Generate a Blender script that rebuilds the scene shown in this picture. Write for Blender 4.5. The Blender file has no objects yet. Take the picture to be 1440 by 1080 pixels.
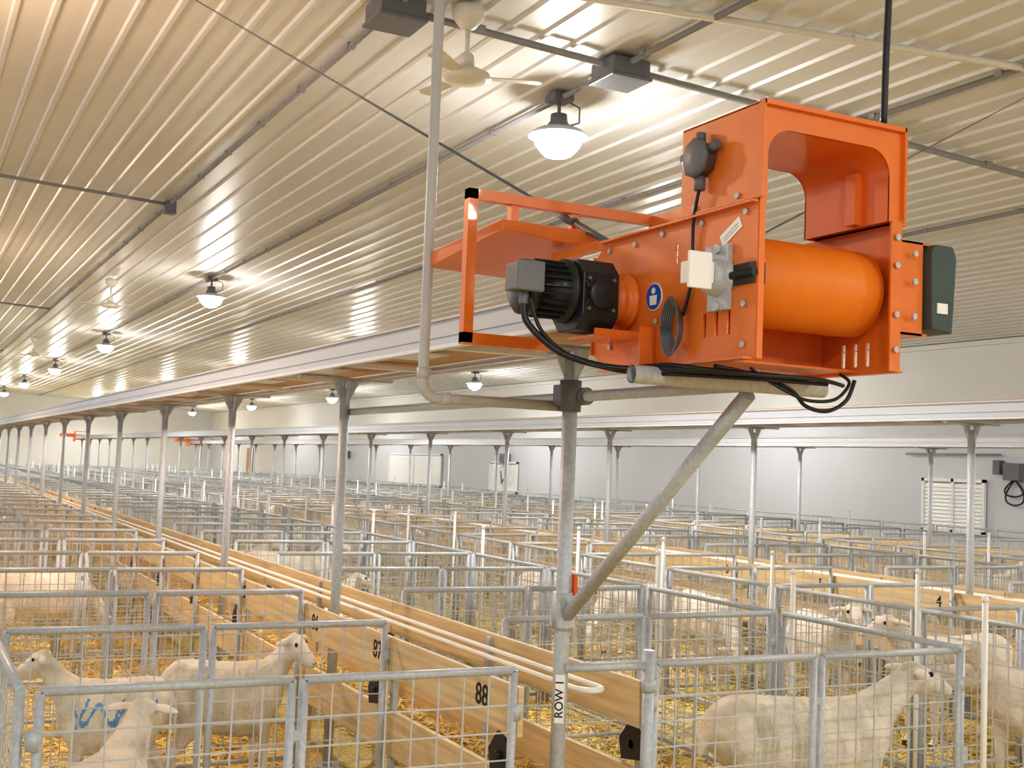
import bpy, bmesh, math, random
from mathutils import Vector, Matrix
random.seed(11)
scene = bpy.context.scene
COL = scene.collection
H = 1.75
try:
    scene.view_settings.view_transform = 'Standard'
    scene.view_settings.look = 'None'
    scene.view_settings.exposure = -0.2
    scene.view_settings.look = 'Medium High Contrast'
except Exception:
    pass

# ---------------------------------------------------------------- camera
cam_d = bpy.data.cameras.new("camera")
cam = bpy.data.objects.new("camera", cam_d)
COL.objects.link(cam)
cam_d.sensor_width = 36
cam_d.lens = 42.575
cam_d.clip_end = 300
R = Matrix(((.8911, -.0659, -.4490), (-.4520, -.0429, -.8910), (.0395, .9969, -.0680)))
cam.matrix_world = Matrix.Translation((0, 0, H)) @ R.to_4x4()
scene.camera = cam

def in_view(x, y, z, mu=160, mv=260):
    zr = z - H
    cx = .8911*x - .4520*y + .0395*zr
    cy = .0659*x + .0429*y - .9969*zr
    cz = .4490*x + .8910*y + .0680*zr
    if cz < .5: return False
    u = 720 + 1703*cx/cz; v = 540 + 1703*cy/cz
    return -mu < u < 1440+mu and -mv < v < 1080+mv

# ---------------------------------------------------------------- materials
def mat(name, col, rough=.5, metal=0., noise=0., nscale=20., bump=0., bscale=60., emis=None, estr=0., coat=0., stretch=None):
    m = bpy.data.materials.new(name)
    m.use_nodes = True
    nt = m.node_tree; nd = nt.nodes; lk = nt.links
    b = nd["Principled BSDF"]
    b.inputs["Roughness"].default_value = rough
    b.inputs["Metallic"].default_value = metal
    b.inputs["Base Color"].default_value = (*col, 1)
    if coat: b.inputs["Coat Weight"].default_value = coat
    tc = nd.new("ShaderNodeTexCoord"); mp = nd.new("ShaderNodeMapping")
    lk.new(tc.outputs["Object"], mp.inputs["Vector"])
    if stretch: mp.inputs["Scale"].default_value = stretch
    n = nd.new("ShaderNodeTexNoise"); n.inputs["Scale"].default_value = nscale; n.inputs["Detail"].default_value = 5
    lk.new(mp.outputs[0], n.inputs["Vector"])
    r = nd.new("ShaderNodeValToRGB")
    k = max(noise, .02)
    r.color_ramp.elements[0].position = .3; r.color_ramp.elements[1].position = .7
    r.color_ramp.elements[0].color = (*[max(0, c*(1-k)) for c in col], 1)
    r.color_ramp.elements[1].color = (*[min(1, c*(1+k*.6)) for c in col], 1)
    lk.new(n.outputs["Fac"], r.inputs["Fac"]); lk.new(r.outputs["Color"], b.inputs["Base Color"])
    if bump:
        n2 = nd.new("ShaderNodeTexNoise"); n2.inputs["Scale"].default_value = bscale; n2.inputs["Detail"].default_value = 4
        lk.new(mp.outputs[0], n2.inputs["Vector"])
        bp = nd.new("ShaderNodeBump"); bp.inputs["Strength"].default_value = bump; bp.inputs["Distance"].default_value = .02
        lk.new(n2.outputs["Fac"], bp.inputs["Height"]); lk.new(bp.outputs[0], b.inputs["Normal"])
    if emis:
        b.inputs["Emission Color"].default_value = (*emis, 1); b.inputs["Emission Strength"].default_value = estr
    return m

M = {}
M['orange'] = mat("orange_gloss_paint", (.82, .215, .034), .34, 0, .06, 8, coat=.25)
M['drum'] = mat("orange_drum_paint", (.84, .225, .014), .5, 0, .08, 6)
M['galv'] = mat("galvanised_steel", (.54, .575, .62), .45, .10, .14, 60)
M['galvd'] = mat("galvanised_wire", (.58, .60, .63), .45, .05, .08, 30)
M['alu'] = mat("aluminium_channel", (.58, .60, .63), .38, .3, .08, 3, stretch=(1, .1, 1))
M['lip'] = mat("bright_steel_lip", (.80, .81, .83), .28, .3, .04, 3)
M['belt'] = mat("tan_belt", (.56, .34, .15), .5, 0, .25, 3)
M['edge'] = mat("orange_brown_edge", (.46, .28, .15), .5, 0, .1, 4)
M['wood'] = mat("pale_plywood", (.74, .57, .33), .6, 0, .22, 5, .05, 40, stretch=(1, .4, 8))
M['ceil'] = mat("cream_ceiling_steel", (.73, .725, .715), .36, 0, .05, .6)
M['wall'] = mat("white_wall_steel", (.66, .685, .73), .5, 0, .04, .5)
M['band'] = mat("cream_wall_band", (.80, .79, .77), .5, 0, .03, .5)
M['black'] = mat("black_plastic", (.018, .018, .02), .4, 0, .2, 30)
M['motor'] = mat("charcoal_motor_paint", (.028, .030, .036), .36, .1, .2, 20)
M['dgrey'] = mat("dark_grey_plastic", (.16, .17, .19), .45, 0, .1, 10)
M['cond'] = mat("grey_conduit_plastic", (.30, .30, .31), .5, 0, .08, 10)
M['pvc'] = mat("light_grey_conduit", (.56, .56, .57), .42, 0, .05, 6)
M['white'] = mat("white_plastic", (.92, .92, .90), .4, 0, .02, 10)
M['cream'] = mat("cream_enamel", (.74, .71, .64), .4, 0, .03, 10)
M['green'] = mat("dark_green_grey_enclosure", (.07, .10, .10), .5, 0, .1, 10)
M['blue'] = mat("blue_sticker", (.02, .09, .50), .4)
M['ink'] = mat("black_ink", (.01, .01, .01), .6)
M['red'] = mat("red_orange_plastic", (.80, .14, .02), .4)
M['wool'] = mat("sheep_wool", (.82, .75, .64), .95, 0, .20, 7, .6, 34)
M['face'] = mat("sheep_short_hair", (.84, .77, .69), .8, 0, .06, 10, .1, 60)
M['bluemark'] = mat("sheep_wool_blue_mark", (.20, .42, .76), .95, 0, .3, 14, .6, 34)
M['eye'] = mat("sheep_eye", (.02, .015, .01), .15)
M['hoof'] = mat("sheep_hoof", (.08, .06, .05), .6)
M['glow'] = mat("glowing_lamp_glass", (1, 1, 1), .3, emis=(1, .985, .95), estr=65)
M['straw2'] = mat("straw_stalk", (.94, .74, .28), .7, 0, .15, 3)
M['concrete'] = mat("littered_concrete", (.54, .46, .29), .85, 0, .25, 6, .3, 30)

def straw_floor():
    m = bpy.data.materials.new("straw_bedding"); m.use_nodes = True
    nt = m.node_tree; nd = nt.nodes; lk = nt.links; b = nd["Principled BSDF"]
    b.inputs["Roughness"].default_value = .9
    tc = nd.new("ShaderNodeTexCoord")
    n1 = nd.new("ShaderNodeTexNoise"); n1.inputs["Scale"].default_value = 30; n1.inputs["Detail"].default_value = 8; n1.inputs["Distortion"].default_value = 2.5
    n2 = nd.new("ShaderNodeTexNoise"); n2.inputs["Scale"].default_value = 1.6; n2.inputs["Detail"].default_value = 4
    lk.new(tc.outputs["Object"], n1.inputs["Vector"]); lk.new(tc.outputs["Object"], n2.inputs["Vector"])
    r = nd.new("ShaderNodeValToRGB")
    r.color_ramp.elements[0].position = .33; r.color_ramp.elements[0].color = (.38, .26, .07, 1)
    r.color_ramp.elements[1].position = .60; r.color_ramp.elements[1].color = (.92, .72, .26, 1)
    lk.new(n1.outputs["Fac"], r.inputs["Fac"])
    mx = nd.new("ShaderNodeMixRGB"); mx.blend_type = 'MULTIPLY'; mx.inputs[0].default_value = .5
    r2 = nd.new("ShaderNodeValToRGB"); r2.color_ramp.elements[0].position = .35; r2.color_ramp.elements[0].color = (.58, .50, .38, 1)
    r2.color_ramp.elements[1].position = .6; r2.color_ramp.elements[1].color = (1, 1, .97, 1)
    lk.new(n2.outputs["Fac"], r2.inputs["Fac"]); lk.new(r.outputs[0], mx.inputs[1]); lk.new(r2.outputs[0], mx.inputs[2])
    lk.new(mx.outputs[0], b.inputs["Base Color"])
    bp = nd.new("ShaderNodeBump"); bp.inputs["Strength"].default_value = .6; bp.inputs["Distance"].default_value = .025
    lk.new(n1.outputs["Fac"], bp.inputs["Height"]); lk.new(bp.outputs[0], b.inputs["Normal"])
    return m
M['straw'] = straw_floor()

# ---------------------------------------------------------------- mesh builder
class B:
    def __init__(s): s.v = []; s.f = []; s.sm = []; s.mi = []; s.m = 0
    def face(s, idx, smooth=False): s.f.append(idx); s.sm.append(smooth); s.mi.append(s.m)
    def box(s, c, d, rot=None):
        o = len(s.v); c = Vector(c)
        for x in (-.5, .5):
            for y in (-.5, .5):
                for z in (-.5, .5):
                    p = Vector((x*d[0], y*d[1], z*d[2]))
                    if rot is not None: p = rot @ p
                    s.v.append(tuple(c+p))
        for q in ((0,1,3,2),(4,6,7,5),(0,4,5,1),(2,3,7,6),(0,2,6,4),(1,5,7,3)): s.face(tuple(o+i for i in q))
        return s
    def bb(s, a, b): # box from min max
        a = Vector(a); b = Vector(b); return s.box((a+b)/2, b-a)
    def tube(s, p0, p1, r, n=12, r1=None, cap=True, smooth=True):
        p0 = Vector(p0); p1 = Vector(p1); r1 = r if r1 is None else r1
        d = (p1-p0).normalized()
        a = Vector((0, 0, 1)) if abs(d.z) < .9 else Vector((1, 0, 0))
        x = d.cross(a).normalized(); y = d.cross(x)
        o = len(s.v)
        for k in range(n):
            t = 2*math.pi*(k+.5)/n; e = x*math.cos(t)+y*math.sin(t)
            s.v.append(tuple(p0+e*r)); s.v.append(tuple(p1+e*r1))
        for k in range(n):
            j = (k+1) % n
            s.face((o+2*k, o+2*k+1, o+2*j+1, o+2*j), smooth and n > 5)
        if cap:
            s.face(tuple(o+2*k for k in range(n))); s.face(tuple(o+2*k+1 for k in reversed(range(n))))
        return s
    def path(s, pts, r, n=8, closed=False):
        pts = [Vector(p) for p in pts]; N = len(pts); o = len(s.v); up = None
        for i, p in enumerate(pts):
            a = pts[max(i-1, 0)]; b = pts[min(i+1, N-1)]
            d = (b-a).normalized()
            if up is None:
                up = Vector((0, 0, 1)) if abs(d.z) < .9 else Vector((1, 0, 0))
            x = d.cross(up).normalized(); y = x.cross(d).normalized(); up = y
            for k in range(n):
                t = 2*math.pi*k/n; s.v.append(tuple(p+(x*math.cos(t)+y*math.sin(t))*r))
        for i in range(N-1):
            for k in range(n):
                j = (k+1) % n
                s.face((o+i*n+k, o+i*n+j, o+(i+1)*n+j, o+(i+1)*n+k), True)
        s.face(tuple(o+k for k in reversed(range(n)))); s.face(tuple(o+(N-1)*n+k for k in range(n)))
        return s
    def lathe(s, c, prof, n=24, axis=None):
        c = Vector(c); ax = Vector(axis or (0, 0, 1)).normalized()
        a = Vector((1, 0, 0)) if abs(ax.x) < .9 else Vector((0, 1, 0))
        x = ax.cross(a).normalized(); y = ax.cross(x); o = len(s.v); m = len(prof)
        for k in range(n):
            t = 2*math.pi*k/n; e = x*math.cos(t)+y*math.sin(t)
            for (r, h) in prof: s.v.append(tuple(c+e*r+ax*h))
        for k in range(n):
            j = (k+1) % n
            for i in range(m-1): s.face((o+k*m+i, o+k*m+i+1, o+j*m+i+1, o+j*m+i), True)
        if prof[0][0] > 1e-4: s.face(tuple(o+k*m for k in range(n)))
        if prof[-1][0] > 1e-4: s.face(tuple(o+k*m+m-1 for k in reversed(range(n))))
        return s
    def poly(s, pts, t):
        o = len(s.v); n = len(pts); t = Vector(t)
        for p in pts: s.v.append(tuple(p))
        for p in pts: s.v.append(tuple(Vector(p)+t))
        s.face(tuple(range(o, o+n))); s.face(tuple(reversed(range(o+n, o+2*n))))
        for k in range(n):
            j = (k+1) % n; s.face((o+k, o+n+k, o+n+j, o+j))
        return s
    def mesh(s, name, mats, origin=(0, 0, 0)):
        me = bpy.data.meshes.new(name); ox, oy, oz = origin
        me.from_pydata([(a-ox, b-oy, c-oz) for a, b, c in s.v], [], s.f)
        if not isinstance(mats, (list, tuple)): mats = [mats]
        for m in mats: me.materials.append(m)
        me.polygons.foreach_set("use_smooth", s.sm); me.polygons.foreach_set("material_index", s.mi)
        bm = bmesh.new(); bm.from_mesh(me); bmesh.ops.recalc_face_normals(bm, faces=bm.faces); bm.to_mesh(me); bm.free()
        me.update(); return me

def ob(name, me, loc=(0, 0, 0), parent=None, **kw):
    o = bpy.data.objects.new(name, me); o.location = loc
    if parent is not None: o.parent = parent
    COL.objects.link(o)
    for k, v in kw.items(): o[k] = v
    return o
def thing(name, loc, label, category, group=None):
    o = bpy.data.objects.new(name, None); o.location = loc; o.empty_display_size = .1
    COL.objects.link(o); o["label"] = label; o["category"] = category
    if group: o["group"] = group
    return o
def part(name, b, m, parent, label=None, bevel=0):
    pl = Vector((0, 0, 0)); p = parent
    while p is not None: pl += Vector(p.location); p = p.parent
    c = Vector((0, 0, 0))
    xs = [Vector(v) for v in b.v]
    for v in xs: c += v
    c /= len(xs)
    o = ob(name, b.mesh(name, m, c), c-pl, parent)
    if label: o["label"] = label
    if bevel:
        md = o.modifiers.new("bevel", 'BEVEL'); md.width = bevel; md.segments = 2; md.limit_method = 'ANGLE'
    return o
def solid(name, b, m, label, category, group=None, origin=None, bevel=0):
    xs = b.v
    if origin is None:
        origin = (sum(v[0] for v in xs)/len(xs), sum(v[1] for v in xs)/len(xs), min(v[2] for v in xs))
    o = ob(name, b.mesh(name, m, origin), origin, None, label=label, category=category)
    if group: o["group"] = group
    if bevel:
        md = o.modifiers.new("bevel", 'BEVEL'); md.width = bevel; md.segments = 2; md.limit_method = 'ANGLE'
    return o
def copy_tree(src, loc, rotz=0, scale=None, parent=None):
    c = src.copy(); COL.objects.link(c); c.location = loc
    if parent is None: c.rotation_euler = (0, 0, rotz)
    if scale: c.scale = (scale,)*3
    for ch in src.children:
        k = ch.copy(); COL.objects.link(k); k.parent = c
        for g in ch.children:
            q = g.copy(); COL.objects.link(q); q.parent = k
    return c

def curve_mesh(outer, holes, t, fn, name, m):
    cu = bpy.data.curves.new("tmp_curve", 'CURVE'); cu.dimensions = '2D'; cu.fill_mode = 'BOTH'; cu.extrude = t/2
    for pts in [outer]+holes:
        sp = cu.splines.new('POLY'); sp.points.add(len(pts)-1)
        for i, p in enumerate(pts): sp.points[i].co = (p[0], p[1], 0, 1)
        sp.use_cyclic_u = True
    return conv(cu, fn, name, m)
def conv(cu, fn, name, m):
    o = bpy.data.objects.new("tmp_obj", cu); COL.objects.link(o)
    bpy.context.view_layer.update(); dg = bpy.context.evaluated_depsgraph_get()
    me = bpy.data.meshes.new_from_object(o.evaluated_get(dg))
    bpy.data.objects.remove(o); bpy.data.curves.remove(cu)
    me.name = name; me.materials.clear(); me.materials.append(m)
    for v in me.vertices: v.co = Vector(fn(v.co.x, v.co.y, v.co.z))
    bm = bmesh.new(); bm.from_mesh(me); bmesh.ops.recalc_face_normals(bm, faces=bm.faces); bm.to_mesh(me); bm.free()
    return me
def text_mesh(body, size, fn, name, m, t=.0008, off=.006):
    cu = bpy.data.curves.new("tmp_text", 'FONT'); cu.body = body; cu.size = size; cu.extrude = t
    cu.offset = size*off; cu.align_x = 'CENTER'; cu.align_y = 'CENTER'
    return conv(cu, fn, name, m)
def wpart(name, me, parent, label=None):
    pl = Vector((0, 0, 0)); p = parent
    while p is not None: pl += Vector(p.location); p = p.parent
    c = Vector((0, 0, 0))
    for v in me.vertices: c += v.co
    c /= max(1, len(me.vertices))
    for v in me.vertices: v.co -= c
    o = ob(name, me, c-pl, parent)
    if label: o["label"] = label
    return o
def rrect(x0, y0, x1, y1, r, n=6):
    pts = []
    for cx, cy, a0 in ((x1-r, y1-r, 0), (x0+r, y1-r, 90), (x0+r, y0+r, 180), (x1-r, y0+r, 270)):
        for k in range(n+1):
            a = math.radians(a0+90*k/n); pts.append((cx+r*math.cos(a), cy+r*math.sin(a)))
    return pts

# ---------------------------------------------------------------- room
XW = 17.5; YE = 76.0; XL = -4.5; YS = -8
def zc(x): return 5.161 - .0437*x
b = B(); b.bb((XL, YS, -.1), (XW, YE, 0))
f = ob("floor", b.mesh("floor", M['straw']), kind="structure")
prof = []
x = XL
while x < XW:
    prof += [(x, 0), (x+.20, 0), (x+.214, -.024), (x+.246, -.024), (x+.26, 0)]
    x += .27
b = B(); n = len(prof)
for y in (YS, YE):
    for px, dz in prof: b.v.append((px, y, zc(px)+dz))
for k in range(n-1): b.face((k, k+1, n+k+1, n+k))
ob("ceiling", b.mesh("ceiling", M['ceil']), kind="structure")
b = B(); b.bb((XW, YS, 0), (XW+.1, YE, zc(XW)+.1)); ob("wall_right", b.mesh("wall_right", M['wall']), kind="structure")
b = B(); b.bb((XL, YE, 0), (XW+.2, YE+.1, 5.6)); ob("wall_back", b.mesh("wall_back", M['wall']), kind="structure")
b = B(); b.bb((XW-.12, YS, zc(XW)-.12), (XW-.03, YE, zc(XW)-.03)); ob("trim_1", b.mesh("trim_1", M['band']), kind="structure")
b = B(); b.bb((XW-.03, YS, 2.95), (XW-.005, YE, zc(XW)-.12)); ob("trim_2", b.mesh("trim_2", M['band']), kind="structure")
b = B(); b.bb((XW-.05, YS, 2.90), (XW-.01, YE, 2.95)); ob("trim_3", b.mesh("trim_3", M['alu']), kind="structure")
for i, (a, c) in enumerate(((4.50, 5.32), (9.53, 10.37), (14.6, 17.45))):
    b = B(); b.bb((a, 4, 0), (c, 62, .012))
    o = ob("floor_alley" if i == 0 else "floor_alley.%03d" % i, b.mesh("floor_alley", M['concrete']), kind="structure")

# wall louvres
def louvre(name, y0, y1, z0, z1, label):
    t = thing(name, (XW-.06, (y0+y1)/2, z0), label, "wall vent")
    b = B(); w = .06
    b.bb((XW-.08, y0, z0), (XW-.03, y0+w, z1)); b.bb((XW-.08, y1-w, z0), (XW-.03, y1, z1))
    b.bb((XW-.08, y0, z1-w), (XW-.03, y1, z1)); b.bb((XW-.08, y0, z0), (XW-.03, y1, z0+w))
    b.bb((XW-.08, (y0+y1)/2-.03, z0), (XW-.03, (y0+y1)/2+.03, z1))
    part("frame", b, M['white'], t)
    b = B(); k = z0+.1
    rot = Matrix.Rotation(math.radians(-68), 3, 'Y')
    while k < z1-.07:
        b.box((XW-.05, (y0+y1)/2, k), (.074, y1-y0-.1, .006), rot); k += .07
    part("slats", b, M['white'], t)
louvre("wall_louvre", 15.6, 17.1, .85, 1.85, "white slatted ventilation louvre mounted on the white wall")
louvre("wall_louvre", 40.0, 45.2, .9, 2.1, "wide white slatted ventilation louvre on the white wall")
louvre("wall_louvre", 34.0, 36.0, .9, 1.9, "white slatted ventilation louvre mounted on the white wall")
b = B(); b.bb((XW-.06, 66, 0), (XW-.02, 67.2, 2.2)); ob("door_1", b.mesh("door_1", M['edge']), kind="structure")
t = thing("control_box", (XW-.1, 15.0, 1.85), "grey electrical control box with looping black cables on the white wall", "electrical box")
b = B(); b.bb((XW-.2, 14.75, 1.85), (XW-.03, 15.1, 2.15)); part("enclosure", b, M['dgrey'], t, bevel=.01)
b = B(); b.bb((XW-.17, 15.2, 1.95), (XW-.03, 15.35, 2.2)); part("enclosure", b, M['dgrey'], t, bevel=.01)
for k, (dy, dz) in enumerate(((0, .45), (.12, .3))):
    b = B(); pts = [(XW-.12, 14.9+dy+.25*math.sin(a/8*math.pi)*.8-.1*k, 1.87-dz*math.sin(a/16*2*math.pi/2)) for a in range(17)]
    b.path(pts, .016); part("cable", b, M['black'], t)
b = B(); b.tube((XW-.08, 15.25, 2.3), (XW-.08, 17.5, 2.3), .02); part("conduit", b, M['cond'], t)
for yy in (34.6, 50.0):
    b = B(); b.bb((XW-.25, yy, 1.85), (XW-.03, yy+.35, 2.15)); b.path([(XW-.15, yy+.1, 1.86), (XW-.15, yy, 1.5), (XW-.15, yy+.3, 1.2), (XW-.15, yy+.4, 1.6)], .02)
    solid("switch_box", b, M['dgrey'], "small dark switch box mounted on the white wall", "electrical box")

# ---------------------------------------------------------------- ceiling services
CLIP = {}
def conduit(p0, p1, r, label="grey plastic conduit clipped to the ribbed ceiling", m='cond', clips=True):
    t = thing("ceiling_conduit", tuple((Vector(p0)+Vector(p1))/2), label, "conduit")
    b = B(); b.tube(p0, p1, r, 10); part("pipe", b, M[m], t)
    if clips:
        p0 = Vector(p0); p1 = Vector(p1); L = (p1-p0).length; n = int(L/1.3)
        key = (m, r)
        if key not in CLIP:
            b = B(); b.box((0, 0, r*.3), (r*2.8, r*2.8, r*1.7)); CLIP[key] = b.mesh("clip", M[m])
        for k in range(n):
            c = p0+(p1-p0)*((k+.5)/n)
            if c.y < 26 and in_view(c.x, c.y, c.z, 30, 30): ob("clip", CLIP[key], c-Vector(t.location), t)
for X in (2.95, 4.83, 7.12, 10.4):
    conduit((X, 3.0, zc(X)-.06), (X, 75, zc(X)-.06), .024)
conduit((2.95, 7.92, zc(2.95)-.07), (17.3, 7.92, zc(17.3)-.07), .028)
for Y in (15.9, 29.7, 44.0):
    conduit((-4, Y, zc(-4)-.07), (2.95, Y, zc(2.95)-.07), .022)
conduit((2.6, 7.32, zc(2.6)-.06), (10.4, 5.165, zc(10.4)-.06), .028, "cream plastic water pipe hung below the ribbed ceiling", 'cream')
def jbox(x, y, s):
    t = thing("junction_box", (x, y, zc(x)-.16), "square dark grey electrical junction box on the ceiling", "junction box", "ceiling junction boxes")
    b = B(); b.bb((x-s, y-s, zc(x)-.17), (x+s, y+s, zc(x)-.03)); part("body", b, M['dgrey'], t, bevel=.015)
    b = B(); b.bb((x-s*1.08, y-s*1.08, zc(x)-.195), (x+s*1.08, y+s*1.08, zc(x)-.165)); part("cover", b, M['dgrey'], t, bevel=.01)
jbox(2.95, 7.92, .17); jbox(4.83, 7.92, .17); jbox(2.95, 15.9, .07); jbox(7.12, 7.92, .12)

# lamps
lamp_me = {}
b = B(); b.lathe((0, 0, 0), [(.07, .16), (.075, .10), (.10, .06), (.10, .02), (.06, .02)], 20); b.tube((0, 0, .15), (0, 0, .30), .016); lamp_me['housing'] = b.mesh("housing", M['dgrey'])
b = B(); b.lathe((0, 0, 0), [(.09, .035), (.20, .02), (.255, -.02), (.26, -.035), (.235, -.02), (.09, .015)], 28); lamp_me['shade'] = b.mesh("shade", M['galv'])
b = B(); b.lathe((0, 0, 0), [(.0, -.205), (.09, -.192), (.155, -.155), (.195, -.10), (.20, -.03), (.16, .01), (.08, .012)], 24); lamp_me['globe'] = b.mesh("globe", M['glow'])
b = B()
for k in range(6):
    a = k*math.pi/3; pts = [(.22*math.cos(a)*math.cos(q*math.pi/16), .22*math.sin(a)*math.cos(q*math.pi/16), -.01-.21*math.sin(q*math.pi/16)) for q in range(9)]
    b.path(pts, .004, 5)
lamp_me['guard'] = b.mesh("guard", M['galv'])
b = B(); b.bb((-.09, -.09, .27), (.09, .09, .33)); lamp_me['mount'] = b.mesh("mount", M['dgrey'])
b = B(); b.path([(.08, 0, .29), (.2, 0, .25), (.2, 0, .12), (.08, 0, .07)], .008, 6); lamp_me['cord'] = b.mesh("cord", M['dgrey'])
def lamp(X, Y, col=(1, .985, .96), pe=70, se=310):
    z = zc(X)-.36
    t = thing("ceiling_lamp", (X, Y, z), "glowing round caged barn lamp hanging from the ribbed ceiling", "lamp", "ceiling lamps")
    for k in ('housing', 'shade', 'globe', 'guard', 'mount', 'cord'): ob(k, lamp_me[k], (0, 0, 0), t)
    if pe:
        ld = bpy.data.lights.new("lamp_light", 'POINT'); ld.energy = pe; ld.color = col; ld.shadow_soft_size = .15
        lo = bpy.data.objects.new("lamp_light", ld); lo.location = (0, 0, -.42); lo.parent = t; COL.objects.link(lo)
    ld = bpy.data.lights.new("lamp_beam", 'SPOT'); ld.energy = se; ld.color = col; ld.shadow_soft_size = .15; ld.spot_size = math.radians(172); ld.spot_blend = .4
    lo = bpy.data.objects.new("lamp_beam", ld); lo.location = (0, 0, -.38); lo.parent = t; COL.objects.link(lo)
for Y in (-3.5, 8.9, 21.7, 34, 45.8, 57.5, 69): lamp(4.83, Y)  # nearest one is unseen behind the camera, added as fill light
for Y in (-3.5, 8.9, 21.7, 34, 45.8, 57.5): lamp(-.4, Y, (1, .60, .36) if 0 < Y < 30 else (1, .985, .96), 120 if 0 < Y < 30 else 70, 240 if 0 < Y < 30 else 310)  # invented row out of view for fill; orange ones tint the ceiling peach
for Y in (2.5, 15.0, 28, 40, 52, 64, 72): lamp(9.9, Y)  # farthest one is added to brighten the dark back wall
for Y in (8.9, 21, 32, 45, 57, 70): lamp(14.9, Y, pe=60, se=130)  # farthest one is an extra lamp to lift the dark far end

# fans
def fan(X, Y, a0):
    zt = zc(X)-.02
    t = thing("ceiling_fan", (X, Y, zt-.5), "cream three-blade ceiling fan hanging from the ribbed ceiling", "ceiling fan", "ceiling fans")
    b = B(); b.lathe((X, Y, zt), [(.05, 0), (.12, -.02), (.115, -.09), (.06, -.16), (.03, -.18)], 20); part("canopy", b, M['cream'], t)
    b = B(); b.tube((X, Y, zt-.14), (X, Y, zt-.44), .018); b.lathe((X, Y, zt-.34), [(.02, 0), (.05, -.02), (.06, -.1), (.03, -.11)], 16); part("rod", b, M['cream'], t)
    b = B(); b.lathe((X, Y, zt-.44), [(.03, 0), (.09, -.02), (.17, -.06), (.18, -.09), (.14, -.11), (.05, -.125), (0, -.13)], 24); part("motor", b, M['cream'], t)
    for k in range(3):
        a = a0+k*2.0944; d = Vector((math.cos(a), math.sin(a), 0)); s = Vector((-d.y, d.x, .12))
        c = Vector((X, Y, zt-.52)); b = B()
        b.poly([c+d*.14-s*.025, c+d*.22-s*.05, c+d*.50-s*.06, c+d*.54-s*.03, c+d*.54+s*.03, c+d*.50+s*.06, c+d*.22+s*.05, c+d*.14+s*.025], (0, 0, .008))
        part("blade", b, M['cream'], t)
fan(3.4, 7.66, -.32); fan(3.4, 23.7, 1.2); fan(3.4, 38.0, .2)

# ---------------------------------------------------------------- rows
PC = 1.325; Y0 = 4.03; NP = 43
rows = (2.30, 7.35, 12.40)
YEND = Y0+NP*PC

def post_template():
    t = thing("support_post", (0, 0, 0), "galvanised steel post carrying the overhead feed conveyor", "post", "conveyor support posts")
    b = B(); b.tube((0, 0, 0), (0, 0, 2.17), .029, 14); ob("pole", b.mesh("pole", M['galv']), (0, 0, 0), t)
    b = B()
    for s in (-1, 1):
        b.poly([(s*.02, -.004, 2.08), (s*.02, -.004, 2.205), (s*.075, -.004, 2.205), (s*.075, -.004, 2.19)], (0, .008, 0))
        b.poly([(-.004, s*.02, 2.05), (-.004, s*.02, 2.205), (-.004, s*.08, 2.205), (-.004, s*.08, 2.185)], (.008, 0, 0))
    b.bb((-.09, -.04, 2.203), (.09, .04, 2.212))
    ob("bracket", b.mesh("bracket", M['galv']), (0, 0, 0), t)
    b = B(); b.bb((-.285, -.02, 2.212), (.285, .02, 2.226)); ob("cross_arm", b.mesh("cross_arm", M['galv']), (0, 0, 0), t)
    b = B(); b.bb((-.07, -.07, 0), (.07, .07, .012)); ob("base_plate", b.mesh("base_plate", M['galv']), (0, 0, 0), t)
    return t
pt = post_template(); first = True
for c in rows:
    y = 4.06
    while y < 58:
        if in_view(c, y, 1.5) or in_view(c, y, 2.1):
            if first: pt.location = (c, y, .0); first = False
            else: copy_tree(pt, (c, y, 0))
        y += 2.65

# conveyors
for ri, c in enumerate(rows):
    t = thing("feed_conveyor", (c, 30, 2.23), "long overhead belt feed conveyor with aluminium side channels", "conveyor", "overhead feed conveyors")
    ys = 3.36; ye = 57
    for s in (-1, 1):
        xs = c+s*.27; b = B()
        b.bb((xs-.004, ys, 2.25), (xs+.004, ye, 2.365))
        b.bb((xs-.004 if s > 0 else xs-.018, ys, 2.355), (xs+.018 if s > 0 else xs+.004, ye, 2.365))
        b.bb((xs-.004 if s > 0 else xs-.010, ys, 2.285), (xs+.010 if s > 0 else xs+.004, ye, 2.292)); part("side_channel", b, M['alu'], t)
        b = B(); b.bb((xs-.004 if s > 0 else xs-.034, ys, 2.230), (xs+.034 if s > 0 else xs+.004, ye, 2.246)); part("channel_lip", b, M['lip'], t, "bright steel lower lip")
        b = B(); b.bb((xs-.004, ys, 2.366), (xs+.004, ye, 2.373)); part("edge_strip", b, M['edge'], t, "orange-brown edge strip")
    b = B(); b.bb((c-.25, ys, 2.275), (c+.25, ye, 2.282)); part("belt", b, M['belt'], t, "tan conveyor belt")
    y = 4.7; k = 0
    while y < 57 and k < 40:
        b = B(); b.bb((c-.235, y-.03, 2.236), (c+.235, y+.03, 2.256)); b.bb((c-.235, y+.42, 2.250), (c-.05, y+.80, 2.256)); part("cross_bar", b, M['lip'], t); y += 1.325; k += 1
for c in rows[1:]:
    t = thing("conveyor_tail_unit", (c, 57.5, 2.1), "small orange steel tail unit at the end of the overhead conveyor", "machine", "far conveyor end units")
    b = B(); b.bb((c-.3, 57.05, 2.1), (c-.28, 57.9, 2.55)); b.bb((c+.28, 57.05, 2.1), (c+.3, 57.9, 2.55)); b.bb((c-.3, 57.05, 2.55), (c+.3, 57.9, 2.57)); b.bb((c-.9, 57.3, 2.3), (c-.3, 57.7, 2.45)); part("housing", b, M['orange'], t)
    b = B(); b.tube((c-.28, 57.5, 2.3), (c+.28, 57.5, 2.3), .12, 20); part("roller", b, M['drum'], t)

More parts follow.
